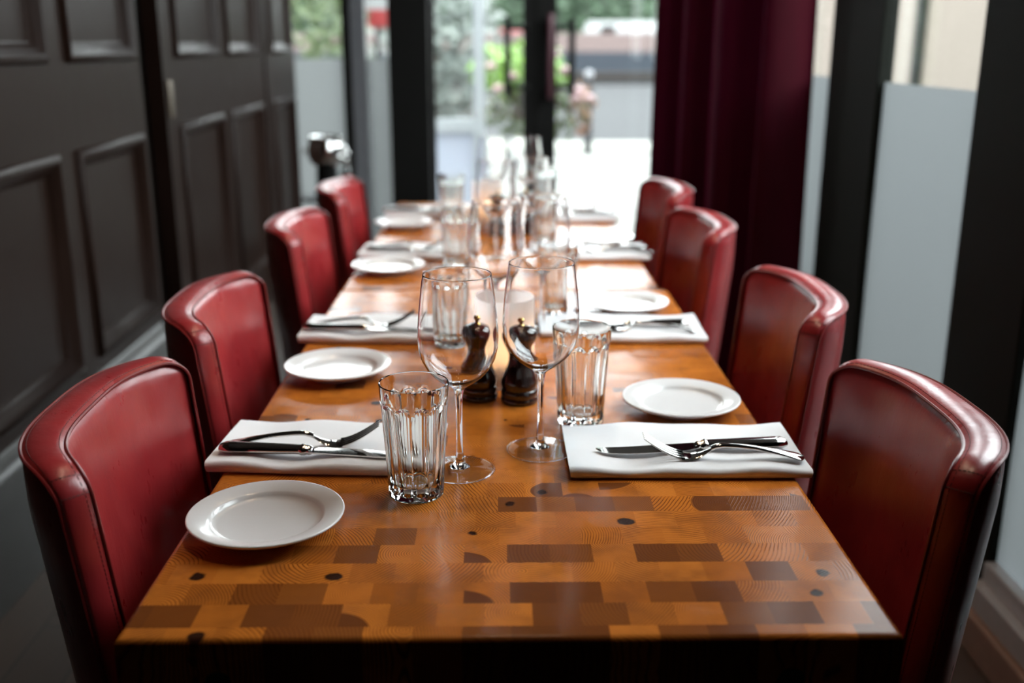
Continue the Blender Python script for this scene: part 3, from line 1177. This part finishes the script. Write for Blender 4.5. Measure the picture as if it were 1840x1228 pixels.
def make_wine_glass():
    t = thing('wine_glass', 'x', 'glass')
    w = 0.0011
    outer = [(0.0, 0.1085), (0.0068, 0.1085), (0.0085, 0.1110), (0.0140, 0.1148), (0.0230, 0.1205), (0.0320, 0.1280), (0.0400, 0.1375), (0.0458, 0.1490), (0.0490, 0.1620), (0.0500, 0.1750), (0.0496, 0.1900), (0.0482, 0.2080), (0.0460, 0.2270), (0.0438, 0.2440), (0.04235, 0.2535), (0.0421, 0.2553), (0.0420, 0.2560)]
    inner = [(0.04165, 0.2563), (0.0413, 0.2560), (0.0412, 0.2553), (0.04145, 0.2535), (0.0428, 0.2440), (0.0449, 0.2270), (0.0471, 0.2080), (0.0485, 0.1900), (0.0488, 0.1750), (0.0478, 0.1625), (0.0446, 0.1502), (0.0388, 0.1392), (0.0308, 0.1302), (0.0220, 0.1232), (0.0130, 0.1186), (0.0060, 0.1170), (0.0, 0.1168)]
    MB().lathe(outer + inner, 64).build('bowl', M_glass, t, angle=80)
    stem = [(0, 0.0053), (0.0135, 0.0053), (0.0100, 0.0068), (0.0074, 0.0098), (0.0056, 0.0150), (0.0045, 0.0240), (0.0040, 0.045), (0.0040, 0.085), (0.0048, 0.098), (0.0067, 0.1084), (0, 0.1084)]
    MB().lathe(stem, 28).build('stem', M_glass, t, angle=60)
    foot = [(0, 0.0004), (0.030, 0.0004), (0.0420, 0.0001), (0.0425, 0.0010), (0.0420, 0.0022), (0.034, 0.0030), (0.022, 0.0042), (0.013, 0.0051), (0, 0.0051)]
    f = MB().lathe(foot, 64).build('foot', M_thin, t, angle=60)
    ring = [(0.0441 + 0.0014 * math.cos(2 * PI * i / 10), 0.00125 + 0.00115 * math.sin(2 * PI * i / 10)) for i in range(10)]
    MB().lathe(ring, 64, closed=True).build('foot_rim', M_glass, f, angle=80)
    return t


def make_tumbler():
    N, seg = 12, 144
    H = 0.142
    R = lambda z: 0.0330 + (0.0415 - 0.0330) * z / H
    zs = [0.0012, 0.004, 0.0075, 0.0095, 0.012, 0.03, 0.06, 0.09, 0.104, 0.107, 0.110, 0.113, 0.116, 0.119, 0.122, 0.126, 0.132, 0.138, 0.141]
    m = MB()
    rings = []
    def ringv(f):
        st = len(m.v)
        for i in range(seg):
            a = 2 * PI * i / seg
            r, z = f(a)
            m.v.append((r * math.cos(a), r * math.sin(a), z))
        return list(range(st, st + seg))
    m.v.append((0, 0, 0.0016)); c0 = [0]
    rings.append(c0)
    rings.append(ringv(lambda a: (0.029, 0.0016)))
    rings.append(ringv(lambda a: (0.0318, 0.0)))
    for z in zs:
        def f(a, z=z):
            s = (a / (2 * PI / N)) % 1.0 - 0.5        # -0.5..0.5 across a flute
            arch = 0.108 + 0.011 * math.sqrt(max(0, 1 - (2 * s) ** 2))
            k = min(1, max(0, (arch - z) / 0.003 + 0.5)) * min(1, max(0, (z - 0.0085) / 0.003))
            depth = 0.0030 * (1 - (2 * s) ** 2) + 0.0002
            return (R(z) - k * depth, z)
        rings.append(ringv(f))
    rings.append(ringv(lambda a: (R(H) - 0.0010, H)))
    for r, z in [(R(H) - 0.0022, 0.1412), (R(0.13) - 0.0026, 0.13), (R(0.11) - 0.0034, 0.11), (R(0.08) - 0.0052, 0.08), (R(0.04) - 0.0056, 0.04), (R(0.022) - 0.006, 0.022), (0.0255, 0.0165), (0.020, 0.0145), (0.010, 0.0138)]:
        rings.append(ringv(lambda a, r=r, z=z: (r, z)))
    m.v.append((0, 0, 0.0137)); rings.append([len(m.v) - 1])
    for A, B in zip(rings[:-1], rings[1:]):
        for i in range(seg):
            j = (i + 1) % seg
            if len(A) == 1:
                m.f.append((A[0], B[j], B[i]))
            elif len(B) == 1:
                m.f.append((A[i], A[j], B[0]))
            else:
                m.f.append((A[i], A[j], B[j], B[i]))
    return tag(m.build('tumbler', M_tumbler, angle=28), 'x', 'glass')


glass, tumbler = make_wine_glass(), make_tumbler()
WG = [('L', 0, -0.052, 1.227), ('R', 0, 0.053, 1.294), ('L', 1, -0.008, 1.826), ('R', 1, 0.080, 1.880), ('L', 2, -0.010, 2.500), ('R', 2, 0.078, 2.568), ('L', 3, -0.020, 3.140), ('R', 3, 0.080, 3.170)]
for i, (s, k, x, y) in enumerate(WG):
    place(glass, i == 0, (x, y, TZ + 0.0003), 0, 'empty stemmed wine glass in the middle of the table, %s, %s' % (ROW[k], SIDE[s]), 'stemmed wine glasses along the tables')
TU = [('L', 0, -0.102, 1.157), ('R', 0, 0.115, 1.400), ('L', 1, -0.092, 1.770), ('R', 1, 0.115, 2.012), ('L', 2, -0.104, 2.478), ('R', 2, 0.125, 2.760), ('L', 3, -0.147, 3.173), ('R', 3, 0.147, 3.352)]
for i, (s, k, x, y) in enumerate(TU):
    place(tumbler, i == 0, (x, y, TZ + 0.0003), 0.1 * i, 'fluted clear glass water tumbler beside the wine glass, %s, %s' % (ROW[k], SIDE[s]), 'fluted tumblers along the tables')


def make_mill():
    t = thing('pepper_mill', 'x', 'mill')
    MB().lathe([(0, 0), (0.0275, 0), (0.0282, 0.0015), (0.0282, 0.0075), (0.0268, 0.0088), (0.0268, 0.0100), (0.0280, 0.0115), (0.0280, 0.0195), (0.0262, 0.0215), (0.0272, 0.0240), (0.0282, 0.0300), (0.0272, 0.0370), (0.0235, 0.0465), (0.0190, 0.0560), (0.0165, 0.0650), (0.0160, 0.0720), (0, 0.0720)], 48).build('mill_body', M_mill, t, angle=50)
    MB().lathe([(0, 0.0722), (0.0160, 0.0722), (0.0168, 0.0780), (0.0205, 0.0860), (0.0245, 0.0940), (0.0265, 0.1010), (0.0262, 0.1070), (0.0230, 0.1125), (0.0150, 0.1160), (0.0070, 0.1175), (0, 0.1176)], 48).build('mill_head', M_mill, t, angle=50)
    MB().lathe([(0, 0.1174), (0.0062, 0.1174), (0.0060, 0.1186), (0.0030, 0.1200), (0.0032, 0.1225), (0.0058, 0.1250), (0.0062, 0.1275), (0.0048, 0.1298), (0, 0.1305)], 24).build('mill_knob', M_brass, t, angle=60)
    return t


mill = make_mill()
ML = [(-0.032, 1.508, 'dark wooden pepper mill with brass knob, left of the pair on the front table'), (0.029, 1.492, 'dark wooden pepper mill with brass knob, right of the pair on the front table'),
      (-0.006, 2.905, 'dark wooden pepper mill with brass knob, left of the pair on the far table'), (0.070, 2.930, 'dark wooden pepper mill with brass knob, right of the pair on the far table')]
for i, (x, y, lb) in enumerate(ML):
    place(mill, i == 0, (x, y, TZ + 0.0003), 0, lb, 'pepper mills on the tables')

holder = tag(MB().lathe([(0, 0), (0.0425, 0), (0.044, 0.002), (0.0445, 0.14), (0.0437, 0.1415), (0.0425, 0.14), (0.0415, 0.006), (0, 0.005)], 56).build('candle_holder', M_candle_glass, angle=50), 'x', 'candle holder')
candle = thing('candle', 'x', 'candle')
MB().lathe([(0, 0), (0.031, 0), (0.032, 0.002), (0.032, 0.036), (0.030, 0.039), (0, 0.036)], 32).build('wax', M_wax, candle, angle=50)
MB().tube([(0, 0, 0.035), (0.0005, 0, 0.047)], 0.0009, 6).build('wick', M_hole, candle)
MB().lathe([(0, 0.042), (0.003, 0.046), (0.0045, 0.053), (0.0035, 0.062), (0.0015, 0.070), (0, 0.075)], 16).build('flame', M_flame, candle)
for i, (x, y, lb) in enumerate([(0.009, 1.584, 'front table behind the pepper mills'), (-0.035, 3.02, 'far table behind the pepper mills')]):
    place(holder, i == 0, (x, y, TZ + 0.0003), 0, 'frosted white glass candle holder on the ' + lb, 'frosted candle holders')
    place(candle, i == 0, (x, y, TZ + 0.0061), 0, 'lit candle glowing inside the frosted holder on the ' + lb, 'lit candles')

# ------------------------------------------------------------------ service stand by the left facade window
bx, by = -0.79, 4.85
st = thing('service_stand', 'black pedestal stand by the frosted window at the far left', 'stand', (bx, by, 0))
MB().lathe([(0, 0), (0.14, 0), (0.14, 0.012), (0.03, 0.03), (0, 0.03)], 32).build('base', M_iron, st, angle=40)
MB().lathe([(0, 0.03), (0.022, 0.03), (0.022, 0.575), (0, 0.575)], 24).build('pole', M_iron, st, angle=40)
MB().lathe([(0, 0.575), (0.13, 0.575), (0.132, 0.58), (0.132, 0.588), (0.13, 0.592), (0, 0.592)], 40).build('top', M_iron, st, angle=40)
bk = thing('wine_cooler', 'chrome globe wine cooler on a black foot, standing on the pedestal stand', 'wine cooler', (bx - 0.012, by, 0.5925))
MB().lathe([(0, 0), (0.058, 0), (0.060, 0.004), (0.052, 0.03), (0.048, 0.135), (0, 0.135)], 32).build('foot', M_black, bk, angle=50)
MB().lathe([(0, 0.1355), (0.045, 0.136), (0.068, 0.152), (0.082, 0.180), (0.086, 0.210), (0.080, 0.242), (0.070, 0.262), (0.074, 0.272), (0.070, 0.274), (0.065, 0.262), (0.074, 0.242), (0.080, 0.210), (0.076, 0.182), (0.06, 0.158), (0, 0.142)], 48).build('bowl', M_chrome, bk, angle=50)
for s_ in (-1, 1):
    pts = [(s_ * (0.083 + 0.022 * math.sin(PI * i / 12)), 0.03 * math.cos(PI * i / 12), 0.225 - 0.03 * math.sin(PI * i / 12)) for i in range(13)]
    MB().tube(pts, 0.0045, 8).build('ring_handle', M_chrome, bk)
sb = thing('sauce_bottle', 'small sauce bottle with red label and pale cap beside the chrome wine cooler', 'bottle', (bx + 0.082, by - 0.03, 0.5925))
MB().lathe([(0, 0), (0.021, 0), (0.023, 0.003), (0.023, 0.105), (0.018, 0.125), (0.011, 0.137), (0.010, 0.142), (0, 0.142)], 28).build('bottle_body', M_bottle, sb, angle=50)
MB().lathe([(0.0234, 0.02), (0.0234, 0.10)], 28).build('bottle_label', M_redfoil, sb)
MB().lathe([(0, 0.142), (0.0135, 0.142), (0.0140, 0.146), (0.0135, 0.176), (0.012, 0.180), (0, 0.180)], 24).build('cap', M_chrome, sb, angle=50)

# ------------------------------------------------------------------ ceiling lamps in a row above the table
for i, (x, y) in enumerate([(0.10, 1.30), (-0.10, 1.90), (0.10, 2.50), (-0.10, 3.10), (0.10, 3.70)]):
    o = thing('ceiling_spotlight', 'small black ceiling spotlight with warm bulb, number %s along the table row' % ['one', 'two', 'three', 'four', 'five'][i], 'lamp', (x, y, ZC), 0, 'ceiling spotlights above the tables')
    MB().lathe([(0.045, 0), (0.045, -0.10), (0.040, -0.10), (0.038, -0.03), (0, -0.03), (0, 0)], 24).build('housing', M_lampcan, o, angle=40)
    MB().lathe([(0, -0.085), (0.034, -0.085), (0.034, -0.080), (0, -0.080)], 24).build('bulb_face', M_lampglow, o)
    l = bpy.data.lights.new('warm_spot', 'SPOT')
    l.energy = 8
    l.color = (1.0, 0.80, 0.60)
    l.spot_size = math.radians(95)
    l.spot_blend = 0.6
    l.shadow_soft_size = 0.035
    lo = bpy.data.objects.new('warm_spot', l)
    COL.objects.link(lo)
    lo.parent = o
    lo.location = (0, 0, -0.105)

# ------------------------------------------------------------------ outside
struct(MB().box(-14, 16, FY1 + 0.02, 12.75, -0.12, -0.01).build('ground_pavement', M_pave, smooth=False))
struct(MB().box(XR + 0.12, 16, -4, FY1 + 0.02, -0.12, -0.01).build('ground_side_yard', M_pave, smooth=False))
struct(MB().box(-14, 16, 12.75, 13.1, -0.12, -0.012).build('kerb_shadow_line', M_kerbshade, smooth=False))  # flat strip, the kerb's shadow line put into its colour
struct(MB().box(-14, 16, 13.1, 14.4, -0.14, -0.008).build('kerb', M_kerb, smooth=False))
struct(MB().box(-30, 34, 14.4, 38, -0.16, -0.12).build('road', M_road, smooth=False))
struct(MB().box(-30, 34, 38, 60, -0.14, -0.02).build('ground_far_pavement', M_road, smooth=False))
tag(MB().box(-18, 22, 39.0, 39.8, -0.02, 0.28).build('dark_strip', M_darkstrip, smooth=False, bevel=0.1), 'low dark strip along the far side of the road', 'border')  # low dark box strip at the far road edge
tag(MB().box(-20, 24, 41, 41.3, -0.02, 1.0).build('boundary_wall', M_bluewall, smooth=False), 'low blue grey boundary wall across the road', 'wall')
tag(MB().box(-24, 28, 46, 46.4, -0.02, 1.75).build('brick_wall', M_pinkwall, smooth=False), 'pale pink brick wall behind the blue grey wall', 'wall')
tag(MB().box(3.3, 3.6, -4, 11.5, -0.01, 1.95).build('rendered_wall', M_cream, smooth=False), 'cream rendered wall outside the side windows', 'wall')
dp = thing('drainpipe', 'dark drainpipe on the cream wall outside the side window', 'pipe', (3.27, 8.35, -0.01))
MB().tube([(0, 0, 0), (0, 0, 1.9)], 0.05, 12).build('pipe', M_iron, dp)
for z in (0.6, 1.8):
    MB().lathe([(0, z), (0.062, z), (0.062, z + 0.06), (0, z + 0.06)], 16).build('bracket', M_iron, dp)


def leaves(n, rad, c, size, rnd, shell=0.55):
    m = MB()
    for _ in range(n):
        while True:
            p = Vector((rnd.uniform(-1, 1), rnd.uniform(-1, 1), rnd.uniform(-1, 1)))
            if shell < p.length <= 1:
                break
        q = Vector((p.x * rad[0], p.y * rad[1], p.z * rad[2])) + Vector(c)
        a = Vector((rnd.gauss(0, 1), rnd.gauss(0, 1), rnd.gauss(0, 1))).normalized()
        b = a.orthogonal().normalized()
        s = size * rnd.uniform(0.6, 1.3)
        n_ = a.cross(b)
        m.add([q - a * s, q - b * s * 0.5 + n_ * s * 0.15, q + a * s, q + b * s * 0.5 + n_ * s * 0.15], [(0, 1, 2, 3)])
    return m


rnd = random.Random(11)
# bushy shrub behind the left frosted pane
sh = thing('shrub', 'dense green shrub rising above the frosted glass at the left', 'shrub', (-1.75, 8.6, -0.01))
leaves(2600, (0.75, 0.6, 1.15), (0, 0, 1.25), 0.05, rnd).build('foliage', M_leaf, sh, smooth=False, recalc=False)
MB().tube([(0, 0, 0), (0.03, 0.02, 0.6), (0, 0, 1.6)], [0.05, 0.04, 0.015], 10).build('stem', M_bark, sh)
# banner
bn = thing('banner_sign', 'red, white and green striped banner on a post outside the narrow pane', 'sign', (-1.02, 9.0, -0.01))
MB().box(-0.20, 0.20, -0.01, 0.01, 1.42, 1.56).build('red_stripe', M_redpaint, bn, smooth=False)
MB().box(-0.20, 0.20, -0.01, 0.01, 1.56, 1.66).build('white_stripe', M_white, bn, smooth=False)
MB().box(-0.20, 0.20, -0.01, 0.01, 1.66, 1.74).build('green_stripe', M_greenpaint, bn, smooth=False)
MB().box(-0.20, 0.20, -0.01, 0.01, 1.74, 1.95).build('red_header', M_redpaint, bn, smooth=False)
MB().tube([(0, 0.03, 0), (0, 0.03, 1.95)], 0.02, 10).build('post', M_iron, bn)
# terrace screen with a pale lower panel
sc = thing('terrace_screen', 'grey framed glass terrace screen with pale lower panel outside the left door', 'screen', (0, 7.3, -0.01))
m = MB()
x0, x1 = -0.62, -0.10
m.box(x0, x0 + 0.05, -0.03, 0.03, 0, 2.1).box(x1 - 0.075, x1, -0.03, 0.03, 0, 2.1).box(x0 + 0.05, x1 - 0.075, -0.03, 0.03, 0.70, 0.79).box(x0 + 0.05, x1 - 0.075, -0.03, 0.03, 2.03, 2.1).box(x0 + 0.05, x1 - 0.075, -0.03, 0.03, 0, 0.08)
m.build('frame', M_alu, sc, smooth=False)
MB().box(x0 + 0.05, x1 - 0.075, -0.005, 0.005, 0.08, 0.70).build('lower_panel', M_lavender, sc, smooth=False)
MB().box(x0 + 0.05, x1 - 0.075, -0.003, 0.003, 0.79, 2.03).build('glass_pane', M_window, sc, smooth=False)
tr = thing('young_tree', 'grey green young tree seen through the glass of the terrace screen', 'tree', (-0.62, 10.3, -0.01))
leaves(1100, (0.7, 0.5, 0.8), (0.03, 0, 1.2), 0.07, rnd, 0.2).build('foliage', M_leaf_grey, tr, smooth=False, recalc=False)
MB().tube([(0, 0, 0), (0.02, 0, 1.0), (0, 0, 1.7)], [0.05, 0.04, 0.01], 10).build('trunk', M_bark, tr)
# flowering planter behind the door stiles
fp = thing('flower_planter', 'tall planter of bright green leaves with pink and white blooms outside the doors', 'planter', (0.27, 8.2, -0.01))
MB().lathe([(0, 0), (0.12, 0), (0.14, 0.03), (0.05, 0.10), (0.045, 0.62), (0.15, 0.72), (0.21, 0.92), (0.22, 0.95), (0.19, 0.95), (0, 0.90)], 32).build('planter_urn', M_terra, fp, angle=40)
leaves(520, (0.40, 0.30, 0.22), (-0.10, 0, 1.10), 0.045, rnd, 0.3).build('foliage', M_leaf_bright, fp, smooth=False, recalc=False)
leaves(260, (0.42, 0.25, 0.24), (0.02, 0, 0.78), 0.05, rnd, 0.5).build('trailing_leaves', M_leaf, fp, smooth=False, recalc=False)
leaves(90, (0.12, 0.14, 0.22), (0.36, -0.05, 0.80), 0.035, rnd, 0.0).build('rust_blooms', M_petal_rust, fp, smooth=False, recalc=False)
bl = MB()
for (dx, dz) in [(-0.33, 1.13), (-0.17, 1.06), (-0.28, 0.97), (-0.05, 1.18), (0.05, 1.02), (0.14, 1.21), (0.33, 0.95), (0.40, 0.90), (0.30, 0.90), (0.22, 1.10)]:
    bl.lathe([(0, -0.03), (0.03, -0.022), (0.042, 0), (0.03, 0.022), (0, 0.03)], 10, (dx, -0.24 + rnd.uniform(-0.05, 0.05), dz))
bl.build('blossoms', M_petal, fp)['kind'] = 'stuff'
# bollard with ball top
bo = thing('bollard', 'slim grey bollard with white ball top at the kerb', 'bollard', (1.07, 12.7, -0.01))
MB().lathe([(0, 0), (0.06, 0), (0.055, 0.03), (0.045, 0.90), (0, 0.90)], 20).build('post', M_iron, bo, angle=40)
MB().lathe([(0, 0.89), (0.03, 0.895), (0.055, 0.94), (0.03, 0.985), (0, 0.99)], 20).build('ball_top', M_greyframe, bo)


def vehicle(name, label, cat, loc, L, H, mat):
    """simple car or van seen from the side, length along x"""
    v = thing(name, label, cat, loc)
    hh = H
    if cat == 'van':
        out = [(-L / 2, 0.35), (-L / 2, 0.9), (-L / 2 + 0.5, 1.05), (-L / 2 + 1.0, hh), (L / 2 - 0.05, hh), (L / 2, hh - 0.1), (L / 2, 0.35)]
    else:
        out = [(-L / 2, 0.3), (-L / 2, 0.75), (-L / 2 + 1.1, 0.88), (-L / 2 + 1.7, hh), (L / 2 - 1.3, hh), (L / 2 - 0.5, 0.9), (L / 2, 0.8), (L / 2, 0.3)]
    m = MB()
    n = len(out)
    m.v = [(a, -0.85, b) for a, b in out] + [(a, 0.85, b) for a, b in out]
    m.f = [tuple(range(n)), tuple(range(2 * n - 1, n - 1, -1))] + [(i, (i + 1) % n, n + (i + 1) % n, n + i) for i in range(n)]
    m.build('body', mat, v, bevel=0.06, angle=50)
    MB().box(-L / 2 + 1.5, L / 2 - 1.2 if cat != 'van' else -L / 2 + 2.2, -0.868, -0.852, hh * 0.66, hh * 0.92).build('side_window', M_black, v, smooth=False)
    for s in (-1, 1):
        w = MB().lathe([(0, -0.09), (0.30, -0.09), (0.32, -0.07), (0.32, 0.07), (0.30, 0.09), (0, 0.09)], 24).build('wheel', M_tyre, v)
        w.rotation_euler = (PI / 2, 0, 0)
        w.location = (s * (L / 2 - 0.85), -0.78, 0.32)
    return v


vehicle('van', 'white van parked beyond the pink wall', 'van', (5.6, 50, -0.02), 5.0, 2.3, M_white)
vehicle('car', 'red car parked beyond the pink wall', 'car', (0.2, 53, -0.02), 4.2, 2.0, M_redpaint)
hg = thing('hedge', 'tall clipped green hedge filling the view across the road behind the van', 'hedge', (2, 56, -0.02))
MB().box(-34, 34, -0.8, 0.8, 0, 5.2).build('hedge_core', M_leaf_dark, hg, smooth=False)
hm = MB()
for _ in range(3800):
    q = Vector((rnd.uniform(-20, 20), -0.8 - abs(rnd.gauss(0, 0.25)), rnd.uniform(0.1, 5.3)))
    a_ = Vector((rnd.gauss(0, 1), rnd.gauss(0, 0.5), rnd.gauss(0, 1))).normalized()
    b_ = a_.orthogonal().normalized()
    hm.add([q - a_ * 0.3, q - b_ * 0.2, q + a_ * 0.3, q + b_ * 0.2], [(0, 1, 2, 3)])
hm.build('foliage', M_leaf_dark, hg, smooth=False, recalc=False)
